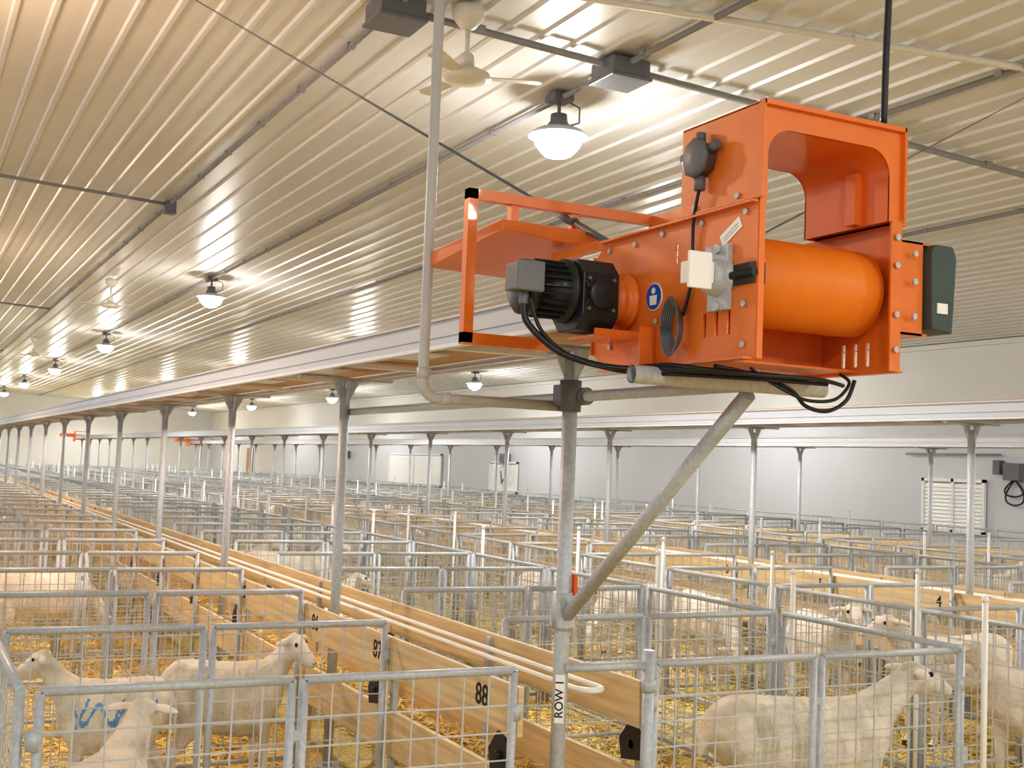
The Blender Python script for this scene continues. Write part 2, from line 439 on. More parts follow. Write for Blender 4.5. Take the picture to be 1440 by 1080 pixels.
# feed boards
def num_fn(x0, y0, z0): return lambda a, b_, c_: (x0 - c_, y0 - a, z0 + b_)
for ri, c in enumerate(rows):
    for side, X in ((-1, c-.18), (1, c+.35)):
        k = 0
        while k < NP:
            ya = Y0+k*PC; yb = min(ya+2*PC-.01, YEND)
            if in_view(X, (ya+yb)/2, .9, 500, 400):
                t = thing("feed_board", (X, (ya+yb)/2, 0), "pale plywood board along the feed bunk between sheep pens", "board", "feed bunk boards")
                b = B(); b.bb((X-.011, ya, .755), (X+.011, yb, .935)); part("plank", b, M['wood'], t)
                b = B(); b.bb((X-side*.011-.012-side*.012, ya+1.30, 0), (X-side*.011+.012-side*.012, ya+1.34, .92)); part("upright", b, M['galv'], t, "galvanised upright")
                if side == -1 and k < 14 and ri < 2:
                    nums = ((4.34, 88), (5.50, 87), (6.47, 86)) if (ri == 0 and k == 0) else ([(8.02, 85)] if (ri == 0 and k == 2) else [(Y0+(k+j)*PC+.15, (88-k-j) if ri == 0 else k+j+2) for j in (0, 1)])
                    for yy, nn in nums:
                        me = text_mesh(str(nn), .118, num_fn(X-.012, yy, .85), "number", M['ink'], off=.010)
                        wpart("number", me, t, "black stencilled number "+str(nn))
            k += 2
    t = thing("feed_bunk", (c+.085, 30, 0), "long pale wooden feed bunk running under the conveyor", "feed bunk", "feed bunks")
    for X in (c-.17, c+.34):
        b = B(); b.bb((X-.012, Y0-.02, .40), (X+.012, YEND, .60)); part("side_board", b, M['wood'], t)
    b = B(); b.bb((c-.16, Y0-.02, .38), (c+.33, YEND, .40)); part("bottom", b, M['wood'], t)
    for k in range(0, NP, 2):
        for X in (c-.13, c+.30):
            b = B(); b.bb((X-.02, Y0+k*PC+.02, 0), (X+.02, Y0+k*PC+.06, .38)); part("leg", b, M['wood'], t)
    t = thing("water_pipe", (c+.15, 30, .88), "looped white plastic water pipe along the feed boards", "pipe", "water pipes")
    b = B(); xa, xb = c+.11, c+.22; cx = (xa+xb)/2
    pts = [(xa, YEND-1, .90)]+[(xa, 4.2, .90)]+[(cx-.055*math.cos(a*math.pi/8), 4.14-.07*math.sin(a*math.pi/8), .90) for a in range(9)]+[(xb, 4.2, .90), (xb, YEND-1, .90)]
    b.path(pts, .012, 8); part("pipe", b, M['white'], t)

# pens
def panel(frame, wire, p0, p1, z0=.08, z1=1.0, nv=7, nh=7, r=.016, seg=10, rw=.0037):
    p0 = Vector(p0); p1 = Vector(p1)
    up = Vector((0, 0, 1))
    frame.tube(p0+up*z1, p1+up*z1, r, seg); frame.tube(p0+up*z0, p1+up*z0, r*.8, seg)
    frame.tube(p0+up*0.0, p0+up*(z1-.0), r, seg); frame.tube(p1, p1+up*(z1-.0), r, seg)
    for k in range(1, nv+1):
        q = p0+(p1-p0)*(k/(nv+1)); wire.tube(q+up*z0, q+up*(z1-.01), rw, 4, cap=False)
    for k in range(1, nh+1):
        z = z0+(z1-z0)*(k/(nh+1))*.97; wire.tube(p0+up*z, p1+up*z, rw, 4, cap=False)
W = 1.64
def tmpl_div(seg, nv, nh):
    f = B(); w = B()
    panel(f, w, (-W/2, 0, 0), (-.022, 0, 0), nv=nv, nh=nh, seg=seg); panel(f, w, (.022, 0, 0), (W/2, 0, 0), nv=nv, nh=nh, seg=seg)
    for z in (.25, .8): f.bb((-.03, -.012, z), (.03, .012, z+.03))
    for s in (-1, 1): f.tube((s*(W/2+.012), 0, .2), (s*(W/2+.012), 0, .26), .022, seg); f.tube((s*(W/2+.012), 0, .82), (s*(W/2+.012), 0, .88), .022, seg)
    return f, w
def tmpl_side(seg, nv, nh):
    f = B(); w = B(); panel(f, w, (0, -.625, 0), (0, .625, 0), nv=nv, nh=nh, seg=seg)
    f.bb((-.02, -.65, .5), (.02, -.60, .56)); return f, w
fd, wd = tmpl_div(10, 7, 8); fs, ws = tmpl_side(8, 11, 8)
ME = {'df': fd.mesh("panel_frame", M['galv']), 'dw': wd.mesh("wire_grid", M['galvd']), 'sf': fs.mesh("gate_frame", M['galv']), 'sw': ws.mesh("wire_grid", M['galvd'])}
def merged(f, w, name):
    b = B(); b.v = list(f.v)+list(w.v); o = len(f.v)
    b.f = list(f.f)+[tuple(i+o for i in q) for q in w.f]; b.sm = list(f.sm)+list(w.sm); b.mi = [0]*len(f.f)+[1]*len(w.f)
    return b
fd2, wd2 = tmpl_div(6, 6, 7); fs2, ws2 = tmpl_side(6, 8, 7)
dm = merged(fd2, wd2, "d"); sm_ = merged(fs2, ws2, "s")
ME['d2'] = dm.mesh("pen_divider", [M['galv'], M['galvd']]); ME['s2'] = sm_.mesh("pen_gate", [M['galv'], M['galvd']])
items = []
for c in rows:
    for cx in (c-.18-W/2-.035, c+.38+W/2+.03):
        for k in range(NP+1):
            y = Y0+k*PC
            if in_view(cx-W/2, y, .9, 120) or in_view(cx+W/2, y, .9, 120): items.append(('d', cx, y))
    for X in (c-.18-W-.09, c+.38+W+.09):
        for k in range(NP):
            y = Y0+(k+.5)*PC
            if in_view(X, y, .9, 150): items.append(('s', X, y))
for k in range(NP):
    y = Y0+(k+.5)*PC
    if in_view(16.9, y, .9, 150): items.append(('s', 16.6, y))
for typ, nm, lab, cat, grp in (('d', "pen_divider", "galvanised tube and wire mesh divider between sheep pens", "pen divider", "pen dividers"),
                     ('s', "pen_gate", "galvanised tube and wire mesh gate on the pen alley", "gate", "pen gates")):
    L = sorted([i for i in items if i[0] == typ], key=lambda i: i[1]**2+i[2]**2)
    N1 = 290
    for n_, (_, x, y) in enumerate(L[:N1]):
        if n_ < 60:
            t = thing(nm, (x, y, 0), lab, cat, grp)
            if typ == 'd': ob("panel_frame", ME['df'], (0, 0, 0), t); ob("wire_grid", ME['dw'], (0, 0, 0), t)
            else: ob("gate_frame", ME['sf'], (0, 0, 0), t); ob("wire_grid", ME['sw'], (0, 0, 0), t)
        else:
            o = ob(nm, ME['d2'] if typ == 'd' else ME['s2'], (x, y, 0), None, label=lab, category=cat, group=grp)
    rest = L[N1:]
    if rest:
        src = dm if typ == 'd' else sm_; b = B()
        for (_, x, y) in rest:
            o = len(b.v); b.v += [(p[0]+x, p[1]+y, p[2]) for p in src.v]; b.f += [tuple(i+o for i in q) for q in src.f]; b.sm += src.sm; b.mi += src.mi
        ob(nm, b.mesh(nm+"_far", [M['galv'], M['galvd']]), (0, 0, 0), None, label="distant galvanised pen fencing merging together", category=cat, group=grp, kind="stuff")

# white stakes
b = B(); b.tube((0, 0, 0), (0, 0, 1.22), .014, 10); b.lathe((0, 0, 1.22), [(.014, 0), (.017, .0), (.017, .02), (0, .03)], 10); stake_me = b.mesh("pen_stake", M['white'])
ns = 0
for ri, c in enumerate(rows):
    for si, X in enumerate((c-.18-W-.14, c+.38+W+.14)):
        if ri == 0 and si == 0: continue
        for k in range(NP):
            y = Y0+k*PC-.05
            if in_view(X, y, 1.0, 60) and (k < 3 or (k*7+int(X*3)) % 3 != 0) and ns < 150:
                ob("pen_stake", stake_me, (X, y, 0), None, label="thin white plastic stake at a pen corner", category="stake", group="white pen stakes"); ns += 1

for k in range(0, 7):
    for X, s in ((2.30-.18-.022, -1), (2.30+.35+.022, 1)):
        y = Y0+k*PC+.10
        b = B(); b.poly([(X, y-.06, .62), (X, y+.07, .60), (X, y+.09, .68), (X, y+.02, .755), (X, y-.04, .74), (X, y-.09, .70)], (s*.012, 0, 0)); b.tube((X, y, .67), (X+s*.03, y, .67), .018, 10)
        solid("corner_clip", b, M['black'], "black plastic clip beneath the feed board", "bracket", "black feed board clips")

b = B(); b.bb((2.328, 4.025, 1.15), (2.342, 4.05, 1.35)); b.tube((2.338, 4.037, 1.16), (2.338, 4.037, 1.34), .010, 10); solid("height_marker", b, M['red'], "slim orange plastic clamp strapped on the steel post", "clamp", bevel=.003)
n_ = Vector((-.49, -.87, 0)); tx = Vector((0, 0, 1)); ty = Vector((-.87, .49, 0)); ctr = Vector((2.30, 4.06, .885))+n_*.031
lb = thing("row_label", tuple(ctr), "white strip label reading ROW 1 on the steel post", "label")
b = B(); b.poly([ctr-tx*.090-ty*.018, ctr+tx*.090-ty*.018, ctr+tx*.090+ty*.018, ctr-tx*.090+ty*.018], n_*.002); part("strip", b, M['white'], lb)
wpart("lettering", text_mesh("ROW 1", .044, lambda a, b_, c_: tuple(ctr+n_*(.003+c_*.3)+tx*a+ty*b_), "lettering", M['ink'], off=.012), lb)

b = B(); b.tube((2.30, 4.03, 1.0), (2.66, 4.0, 1.0), .017); b.tube((2.66, 4.0, 0), (2.66, 4.0, 1.06), .024, 14); b.tube((2.66, 4.0, .3), (2.66, 4.0, .36), .03); b.tube((2.66, 4.0, .9), (2.66, 4.0, .95), .03)
solid("end_post", b, M['galv'], "short galvanised end post tied to the conveyor post", "post")

# brace pipes
t = thing("brace_frame", (2.3, 4.0, 1.2), "galvanised pipe brace holding up the orange drive unit", "brace")
b = B(); b.tube((2.34, 2.93, 2.03), (2.34, 6.72, 2.03), .020, 16); part("rail_pipe", b, M['galv'], t)
b = B(); b.tube((1.87, 2.95, 2.030), (2.58, 2.95, 2.030), .027, 18, cap=False); b.tube((1.87, 2.95, 2.030), (2.58, 2.95, 2.030), .023, 18, cap=False); part("cross_pipe", b, M['galv'], t)
b = B(); b.tube((2.30, 4.02, 1.20), (2.32, 2.99, 2.0), .025, 20); part("diagonal_pipe", b, M['galv'], t)
b = B(); b.bb((2.265, 4.02, 1.15), (2.335, 4.10, 1.27)); b.tube((2.30, 4.06, 1.14), (2.30, 4.06, 1.28), .040, 14); part("lower_clamp", b, M['galv'], t)
b = B(); b.tube((2.30, 4.06, 1.97), (2.30, 4.06, 2.09), .042, 14); b.tube((2.34, 4.00, 2.03), (2.34, 4.12, 2.03), .034, 14); b.bb((2.24, 4.03, 1.99), (2.27, 4.09, 2.07)); part("upper_clamp", b, M['dgrey'], t)

# vertical conduit with elbow
b = B(); pts = [(1.70, 4.1, zc(1.7)-.03), (1.70, 4.1, 2.06)]+[(1.70+.06*(1-math.cos(a*math.pi/12)), 4.1, 2.05-.06*math.sin(a*math.pi/12)) for a in range(7)]+[(2.27, 4.1, 1.99)]
t = thing("drop_conduit", (1.70, 4.1, 1.99), "light grey vertical plastic conduit dropping from ceiling to post", "conduit")
b.path(pts, .020, 14); part("pipe", b, M['pvc'], t)
for q0, q1 in (((1.70, 4.1, 3.55), (1.70, 4.1, 3.65)), ((1.70, 4.1, 2.06), (1.70, 4.1, 2.10)), ((1.77, 4.1, 1.99), (1.81, 4.1, 1.99))):
    b = B(); b.tube(q0, q1, .024, 14); part("coupling", b, M['pvc'], t)

# ---------------------------------------------------------------- DRIVE UNIT
XA, XB, YF = 2.00, 2.50, 2.55
D = thing("conveyor_drive_unit", (2.25, 2.95, 2.06), "glossy orange steel conveyor drive head with drum, hood and gearmotor", "machine")
yz = lambda X: (lambda a, b_, c_: (X+c_, a, b_))
xz = lambda Y: (lambda a, b_, c_: (a, Y+c_, b_))
slots_l = [rrect(2.66+.055*i, 2.13, 2.675+.055*i, 2.20, .005, 2) for i in range(3)]+[rrect(2.84, 2.36, 2.852, 2.42, .004, 2), rrect(2.92, 2.36, 2.932, 2.42, .004, 2), rrect(3.3, 2.38, 3.33, 2.395, .004, 2)]
outer_l = [(YF, 2.06), (3.10, 2.06), (3.36, 2.10), (3.39, 2.13), (3.39, 2.43), (3.33, 2.48), (2.91, 2.48), (2.91, 2.49), (YF, 2.49)]
wpart("side_plate", curve_mesh(outer_l, slots_l+[rrect(2.56, 2.265, 2.76, 2.315, .01, 3)], .006, yz(XA), "side_plate", M['orange']), D)
slots_r = [rrect(2.66+.05*i, 2.08, 2.675+.05*i, 2.15, .005, 2) for i in range(3)]
wpart("side_plate", curve_mesh(outer_l, slots_r, .006, yz(XB), "side_plate", M['orange']), D)
for q0, q1 in (((XA-.035, 2.56, 2.058), (XA+.003, 3.30, 2.064)), ((XA-.025, YF, 2.478), (XA+.003, 3.34, 2.484)), ((XA-.001, YF-.004, 2.06), (XA+.018, YF+.003, 2.49)),
   ((XA-.012, 3.385, 2.12), (XA+.012, 3.391, 2.44)), ((XB-.035, YF-.004, 2.06), (XB+.004, YF+.003, 2.49)), ((XB, 2.56, 2.058), (XB+.03, 3.3, 2.064)), ((XB, YF, 2.478), (XB+.025, 3.34, 2.484))):
    b = B(); b.bb(q0, q1); part("flange", b, M['orange'], D)
b = B(); b.bb((XA+.004, 2.72, 2.066), (XB-.004, 3.36, 2.072)); b.bb((XA+.004, 2.86, 2.072), (XB-.004, 2.866, 2.36)); part("bottom_pan", b, M['orange'], D)
def arch(x0, x1, z0, z1, tl, tr, tt, r, n=8):
    pts = [(x0, z0), (x0, z1), (x1, z1), (x1, z0), (x1-tr, z0)]
    for k in range(n+1):
        a = k/n*math.pi/2; pts.append((x1-tr-r+r*math.cos(a), z1-tt-r+r*math.sin(a)))
    for k in range(n+1):
        a = math.pi/2+k/n*math.pi/2; pts.append((x0+tl+r+r*math.cos(a), z1-tt-r+r*math.sin(a)))
    pts.append((x0+tl, z0)); return pts
for Y in (YF, 2.905):
    wpart("hood_arch", curve_mesh(arch(XA, XB, 2.484, 2.75, .022, .045, .065, .075), [], .006, xz(Y), "hood_arch", M['orange']), D)
b = B(); b.bb((XA-.003, YF, 2.484), (XA+.003, 2.91, 2.75)); b.bb((XB-.003, YF, 2.484), (XB+.003, 2.91, 2.75)); b.bb((XA-.003, YF, 2.747), (XB+.003, 2.91, 2.753))
b.bb((XA-.022, YF, 2.486), (XA, 2.91, 2.492)); b.bb((XB, YF, 2.486), (XB+.022, 2.91, 2.492))
part("hood_shell", b, M['orange'], D)
pr = arch(XA, XB, 2.484, 2.75, .022, .045, .065, .075)[4:]
b = B()
for (x_, z_) in pr: b.v.append((x_, YF, z_))
for (x_, z_) in pr: b.v.append((x_, 2.905, z_))
n = len(pr)
for k in range(n-1): b.face((k, k+1, n+k+1, n+k), True)
part("hood_liner", b, M['orange'], D)
b = B(); b.bb((XB-.07, 2.66, 2.49), (XB-.045, 2.70, 2.64)); part("hood_rib", b, M['orange'], D)
b = B()
b.bb((XA-.003, YF-.018, 2.742), (XB+.003, YF+.003, 2.755)); b.bb((XB-.003, YF-.018, 2.49), (XB+.006, YF+.003, 2.755)); b.bb((XA-.005, YF-.018, 2.49), (XA+.002, YF+.003, 2.755))
part("hood_lip", b, M['orange'], D)
b = B(); b.lathe((XA+.012, 2.70, 2.29), [(.02, 0), (.118, .0), (.125, .006), (.125, .37), (.127, .375), (.127, .395), (.125, .40), (.125, .455), (.118, .462), (.02, .462)], 48, (1, 0, 0)); part("drum", b, M['drum'], D, "bright orange drive drum")
b = B(); b.tube((XA-.07, 2.70, 2.29), (XB+.05, 2.70, 2.29), .02, 16); part("drum_shaft", b, M['galv'], D)
b = B(); b.lathe((XA-.062, 2.70, 2.29), [(.028, 0), (.045, .01), (.052, .03), (.052, .045), (.06, .05), (.06, .058)], 24, (1, 0, 0)); b.bb((XA-.02, 2.655, 2.20), (XA-.004, 2.745, 2.38))
part("bearing", b, M['galv'], D)
for q0, q1, r_ in (((XA-.05, 2.70, 2.345), (XA-.05, 2.70, 2.37), .012), ((XA-.02, 2.70, 2.21), (XA-.03, 2.70, 2.21), .014), ((XA-.02, 2.70, 2.37), (XA-.03, 2.70, 2.37), .014)):
    b = B(); b.tube(q0, q1, r_, 6); part("bearing_bolt", b, M['galvd'], D)
b = B(); b.bb((XA+.004, 2.556, 2.262), (XA+.03, 2.68, 2.318)); b.tube((XA-.01, 2.55, 2.29), (XA-.01, 2.69, 2.29), .012, 10); b.bb((XA-.012, 2.553, 2.262), (XA-.006, 2.64, 2.318)); part("take_up_screw", b, M['black'], D)
b = B(); b.bb((XA-.150, 2.648, 2.246), (XA-.075, 2.660, 2.346)); b.bb((XA-.130, 2.660, 2.265), (XA-.06, 2.72, 2.325)); part("shaft_guard", b, M['white'], D, "white square shaft guard plate", bevel=.003)
b = B(); b.tube((XA-.006, 3.035, 2.275), (XA-.003, 3.035, 2.275), .042, 32); part("sticker_rim", b, M['white'], D)
b = B(); b.tube((XA-.0075, 3.035, 2.275), (XA-.005, 3.035, 2.275), .039, 32); part("round_sticker", b, M['blue'], D, "round blue safety sticker")
b = B(); b.tube((XA-.009, 3.035, 2.293), (XA-.0075, 3.035, 2.293), .010, 12); b.poly([(XA-.0075, 3.018, 2.250), (XA-.0075, 3.052, 2.250), (XA-.0075, 3.054, 2.279), (XA-.0075, 3.016, 2.279)], (-.0015, 0, 0)); part("sticker_pictogram", b, M['white'], D)
rx = Matrix.Rotation(math.radians(-28), 3, 'X')
b = B(); b.box((XA-.0045, 2.665, 2.415), (.002, .095, .034), rx); part("label_sticker", b, M['white'], D, "small pale printed sticker")
b = B()
for dz in (-.007, .002): b.box(Vector((XA-.0058, 2.665, 2.415))+rx @ Vector((0, 0, dz)), (.0008, .07, .0015), rx)
part("sticker_print", b, M['cond'], D)
# gearmotor
GZ, GY = 2.275, 3.20
G = bpy.data.objects.new("gearmotor", None); COL.objects.link(G); G.parent = D; G.location = Vector((1.8, GY, GZ))-Vector(D.location); G["label"] = "black geared electric motor bolted to the side"
b = B(); b.lathe((XA-.003, GY, GZ), [(.090, 0), (.090, -.018), (.076, -.022), (.076, -.04), (.080, -.045), (.080, -.055), (.070, -.06), (.070, -.075)], 28, (1, 0, 0)); part("mounting_flange", b, M['orange'], G, "orange mounting flange")
b = B(); b.poly([(1.79, GY+y_, GZ+z_) for y_, z_ in ((-.055, -.108), (.055, -.108), (.095, -.065), (.095, .065), (.055, .108), (-.055, .108), (-.095, .065), (-.095, -.065))], (.125, 0, 0))
b.lathe((1.78, GY, GZ), [(0, 0), (.06, 0), (.066, .006), (.066, .02)], 24, (1, 0, 0))
for k in range(8):
    a = k*math.pi/4+.39; b.box((1.8525, GY+.102*math.cos(a), GZ+.102*math.sin(a)), (.11, .010, .05), Matrix.Rotation(a, 3, 'X'))
b.lathe((1.85, GY-.095, GZ), [(.045, 0), (.045, -.018), (.03, -.022), (0, -.024)], 20, (0, 1, 0))
part("gearbox", b, M['motor'], G, bevel=.004)
for dx in (-.035, .035):
    for dz in (-.035, .035):
        b = B(); b.tube((1.85+dx*1.2, GY-.097, GZ+dz*1.3), (1.85+dx*1.2, GY-.105, GZ+dz*1.3), .006, 6); part("cap_screw", b, M['dgrey'], G)
b = B(); b.lathe((1.79, GY+.01, GZ+.015), [(.098, 0), (.098, -.018), (.076, -.024), (.076, -.12), (.084, -.122), (.084, -.155), (.066, -.17), (.02, -.172)], 32, (1, 0, 0))
for k in range(22):
    a = k*math.pi/11; c_ = Vector((1.718, GY+.01+.082*math.cos(a), GZ+.015+.082*math.sin(a))); b.box(c_, (.095, .014, .003), Matrix.Rotation(a, 3, 'X'))
part("motor_body", b, M['motor'], G)
b = B(); b.bb((1.565, GY-.10, GZ-.01), (1.645, GY-.02, GZ+.070)); b.bb((1.560, GY-.115, GZ-.015), (1.65, GY-.10, GZ+.075)); b.tube((1.605, GY-.07, GZ-.05), (1.605, GY-.07, GZ-.01), .016, 10); part("terminal_box", b, M['dgrey'], G, "dark grey terminal box", bevel=.005)
b = B(); b.bb((1.84, GY-.09, GZ-.12), (XA, GY-.08, GZ-.10)); b.bb((1.84, GY-.09, GZ-.125), (XA, GY+.08, GZ-.118)); b.bb((XA-.06, GY-.18, 2.06), (XA-.003, GY-.174, 2.18)); part("torque_bracket", b, M['orange'], D)
b = B(); b.lathe((XA-.004, 2.79, 2.64), [(.05, 0), (.052, -.03), (.058, -.032), (.058, -.045), (.045, -.052), (0, -.054)], 8, (1, 0, 0)); b.tube((XA-.025, 2.79, 2.59), (XA-.025, 2.79, 2.55), .016, 10); b.tube((XA-.025, 2.84, 2.65), (XA-.025, 2.87, 2.655), .016, 10); b.tube((XA-.025, 2.74, 2.66), (XA-.025, 2.71, 2.67), .014, 10)
b.tube((XA-.025, 2.79, 2.69), (XA-.025, 2.79, 2.715), .014, 10); part("junction_box", b, M['dgrey'], D, "grey octagonal cable junction box")
def smooth_pts(P, n=8):
    P = [Vector(p) for p in P]; out = []
    for i in range(len(P)-1):
        p0 = P[max(i-1, 0)]; p1 = P[i]; p2 = P[i+1]; p3 = P[min(i+2, len(P)-1)]
        for k in range(n):
            t = k/n; out.append(.5*((2*p1)+(p2-p0)*t+(2*p0-5*p1+4*p2-p3)*t*t+(3*p1-p0-3*p2+p3)*t**3))
    out.append(P[-1]); return out
def cable(name, P, r, parent=D, m='black', lab=None):
    b = B(); b.path(smooth_pts(P), r, 8); return part(name, b, M[m], parent, lab)
cable("cable", [(XA-.025, 2.79, 2.56), (XA-.02, 2.82, 2.48), (XA-.015, 2.83, 2.42), (XA-.015, 2.83, 2.30), (XA-.02, 2.86, 2.20)], .005)
cable("cable", [(1.605, GY-.07, GZ-.04), (1.615, GY-.08, 2.17), (1.70, GY-.12, 2.09), (1.82, GY-.16, 2.055), (1.93, GY-.2, 2.05), (1.96, 3.02, 2.06), (1.97, 2.85, 2.045), (2.05, 2.72, 2.035), (2.3, 2.70, 2.03)], .010)
cable("cable", [(1.615, GY-.09, GZ-.03), (1.65, GY-.10, 2.15), (1.73, GY-.13, 2.08), (1.84, GY-.18, 2.045), (1.94, 3.0, 2.04), (1.98, 2.85, 2.03), (2.1, 2.70, 2.02), (2.36, 2.68, 2.02)], .006)
cable("cable", [(1.92, 3.05, 2.055), (1.96, 2.9, 2.06), (1.98, 2.74, 2.04), (2.1, 2.68, 2.03), (2.3, 2.66, 2.03), (2.42, 2.68, 2.02)], .006)
cable("cable", [(2.0, 2.73, 2.05), (2.12, 2.72, 2.035), (2.24, 2.70, 2.0), (2.30, 2.70, 1.955), (2.38, 2.70, 1.945), (2.45, 2.70, 1.98), (2.48, 2.70, 2.04)], .006)
cable("cable", [(2.1, 2.70, 2.05), (2.16, 2.70, 2.02), (2.24, 2.69, 1.985), (2.31, 2.69, 1.97), (2.40, 2.69, 1.98), (2.46, 2.70, 2.03), (2.47, 2.75, 2.06)], .005)
for k in range(6):
    pts = [(XA-.02-.005*k, 2.89+(.028+.003*k)*math.cos(a*math.pi/12), 2.17+(.055+.006*k)*math.sin(a*math.pi/12)) for a in range(25)]
    b = B(); b.path(pts, .0035, 6); part("cable_coil", b, M['dgrey'], D)
cable("supply_cable", [(XB-.06, 2.56, 2.755), (XB-.055, 2.55, 3.2), (2.48, 2.52, 4.2), (2.5, 2.50, 5.0)], .010)
cable("supply_cable", [(XB-.04, 2.58, 2.755), (XB-.035, 2.575, 3.2), (2.5, 2.56, 4.2), (2.54, 2.52, 5.0)], .006)
b = B(); b.bb((XB+.005, 2.56, 2.17), (XB+.012, 2.72, 2.44)); b.bb((XB+.005, 2.56, 2.17), (XB+.10, 2.566, 2.44)); b.bb((XB+.005, 2.56, 2.434), (XB+.19, 2.70, 2.44)); b.bb((XB+.005, 2.56, 2.17), (XB+.12, 2.70, 2.176)); part("guard_bracket", b, M['orange'], D)
b = B(); b.poly([(XB+.11, 2.53, 2.19), (XB+.19, 2.53, 2.18), (XB+.205, 2.53, 2.40), (XB+.19, 2.53, 2.435), (XB+.12, 2.53, 2.435), (XB+.105, 2.53, 2.41)], (0, .12, 0)); part("limit_switch_box", b, M['green'], D, "dark green-grey switch enclosure", bevel=.006)
b = B(); b.bb((XB+.125, 2.526, 2.235), (XB+.165, 2.5295, 2.265)); part("enclosure_label", b, M['white'], D)
b = B(); b.lathe((XB+.005, 2.62, 2.30), [(.03, 0), (.03, .04), (.012, .045), (.012, .09)], 16, (1, 0, 0)); part("shaft_collar", b, M['galv'], D)
b = B(); b.tube((0, 0, 0), (.007, 0, 0), .0065, 6); b.tube((-.002, 0, 0), (.002, 0, 0), .0088, 12); bolt = b.mesh("bolt", M['galv'])
BP = [(XA-.008, y_, z_) for y_, z_ in ((2.60, 2.46), (2.80, 2.46), (3.0, 2.46), (3.15, 2.45), (3.30, 2.45), (2.60, 2.10), (2.60, 2.21), (2.64, 2.51), (2.84, 2.51), (3.35, 2.40), (3.35, 2.20), (3.07, 2.10), (3.02, 2.20), (3.28, 2.14))]
for p in BP: ob("bolt", bolt, Vector(p)-Vector(D.location), D)
for x_, z_ in ((XB-.018, 2.12), (XB-.018, 2.22), (XB-.018, 2.36), (XB-.018, 2.44), (XB+.05, 2.22), (XB+.05, 2.32), (XB+.05, 2.40)):
    o = ob("bolt", bolt, Vector((x_, YF-.012, z_))-Vector(D.location), D); o.rotation_euler = (0, 0, math.pi/2)
FY = 3.70
b = B()
b.bb((1.665, FY-.018, 2.16), (1.700, FY+.018, 2.685)); b.bb((1.665, FY-.018, 2.650), (2.62, FY+.018, 2.685)); b.bb((1.665, FY-.018, 2.155), (2.0, FY+.018, 2.195))
b.bb((2.59, FY-.016, 2.36), (2.62, FY+.016, 2.685)); b.bb((2.40, 3.36, 2.64), (2.44, FY, 2.68)); b.bb((2.40, 3.36, 2.45), (2.44, 3.39, 2.68)); b.bb((2.02, 3.34, 2.40), (2.05, FY, 2.44))
part("guard_frame", b, M['orange'], D)
T = [(1.70, 4.10, 2.525), (1.75, 3.60, 2.575), (2.13, 3.60, 2.575), (2.13, 4.10, 2.525)]
Bt = [(1.70, 4.10, 2.47), (1.76, 3.60, 2.54), (2.13, 3.60, 2.515), (2.13, 4.10, 2.46)]
b = B(); b.v = T+Bt
for q in ((0, 1, 2, 3), (7, 6, 5, 4), (0, 4, 5, 1), (1, 5, 6, 2), (2, 6, 7, 3), (3, 7, 4, 0)): b.face(q)
part("plow_tray", b, M['orange'], D, bevel=.003)
for x0 in (1.83, 2.07):
    b = B(); b.bb((x0, FY-.01, 2.56), (x0+.03, FY+.02, 2.66)); part("tray_hanger", b, M['orange'], D)
b = B(); b.bb((2.0, 3.385, 2.47), (2.03, 3.7, 2.50)); part("tray_arm", b, M['orange'], D)
t = thing("guy_wire", (2.1, 3.42, 2.54), "thin dark steel guy wire with turnbuckle running to the ceiling", "cable")
b = B(); p = Vector((2.1, 3.42, 2.49)); q = Vector((1.72, 8.8, zc(1.72)-.03)); b.tube(p, q, .006, 6); part("wire", b, M['dgrey'], t)
b = B(); b.tube(p, p+(q-p)*.05, .012, 8); b.tube(p+(q-p)*.05, p+(q-p)*.075, .018, 8); part("turnbuckle", b, M['dgrey'], t)
t = thing("guy_wire", (2.42, 3.3, 2.49), "thin dark steel guy wire with turnbuckle running to the ceiling", "cable")
b = B(); p = Vector((2.42, 3.3, 2.48)); q = Vector((7.7, 6.55, zc(7.7)-.03)); b.tube(p, q, .004, 6); part("wire", b, M['dgrey'], t)
b = B(); b.tube(p, p+(q-p)*.04, .010, 8); part("turnbuckle", b, M['galvd'], t)

# ---------------------------------------------------------------- SHEEP
def ell(bm, c, r, ico):
    vs = [bm.verts.new((c[0]+v[0]*r[0], c[1]+v[1]*r[1], c[2]+v[2]*r[2])) for v in ico[0]]
    for f_ in ico[1]: bm.faces.new([vs[i] for i in f_])
tb = bmesh.new(); bmesh.ops.create_icosphere(tb, subdivisions=2, radius=1)
tb.verts.ensure_lookup_table(); ICO = ([tuple(v.co) for v in tb.verts], [tuple(v.index for v in f_.verts) for f_ in tb.faces]); tb.free()
def chain(bm, keys, step=.02, flat=None):
    for (p, r), (q, s) in zip(keys[:-1], keys[1:]):
        p = Vector(p); q = Vector(q); n = max(2, int((q-p).length/step))
        for k in range(n+1):
            t = k/n; rr = r+(s-r)*t
            if flat: ell(bm, p+(q-p)*t, (rr*flat[0], rr*flat[1], rr*flat[2]), ICO)
            else: ell(bm, p+(q-p)*t, (rr,)*3, ICO)
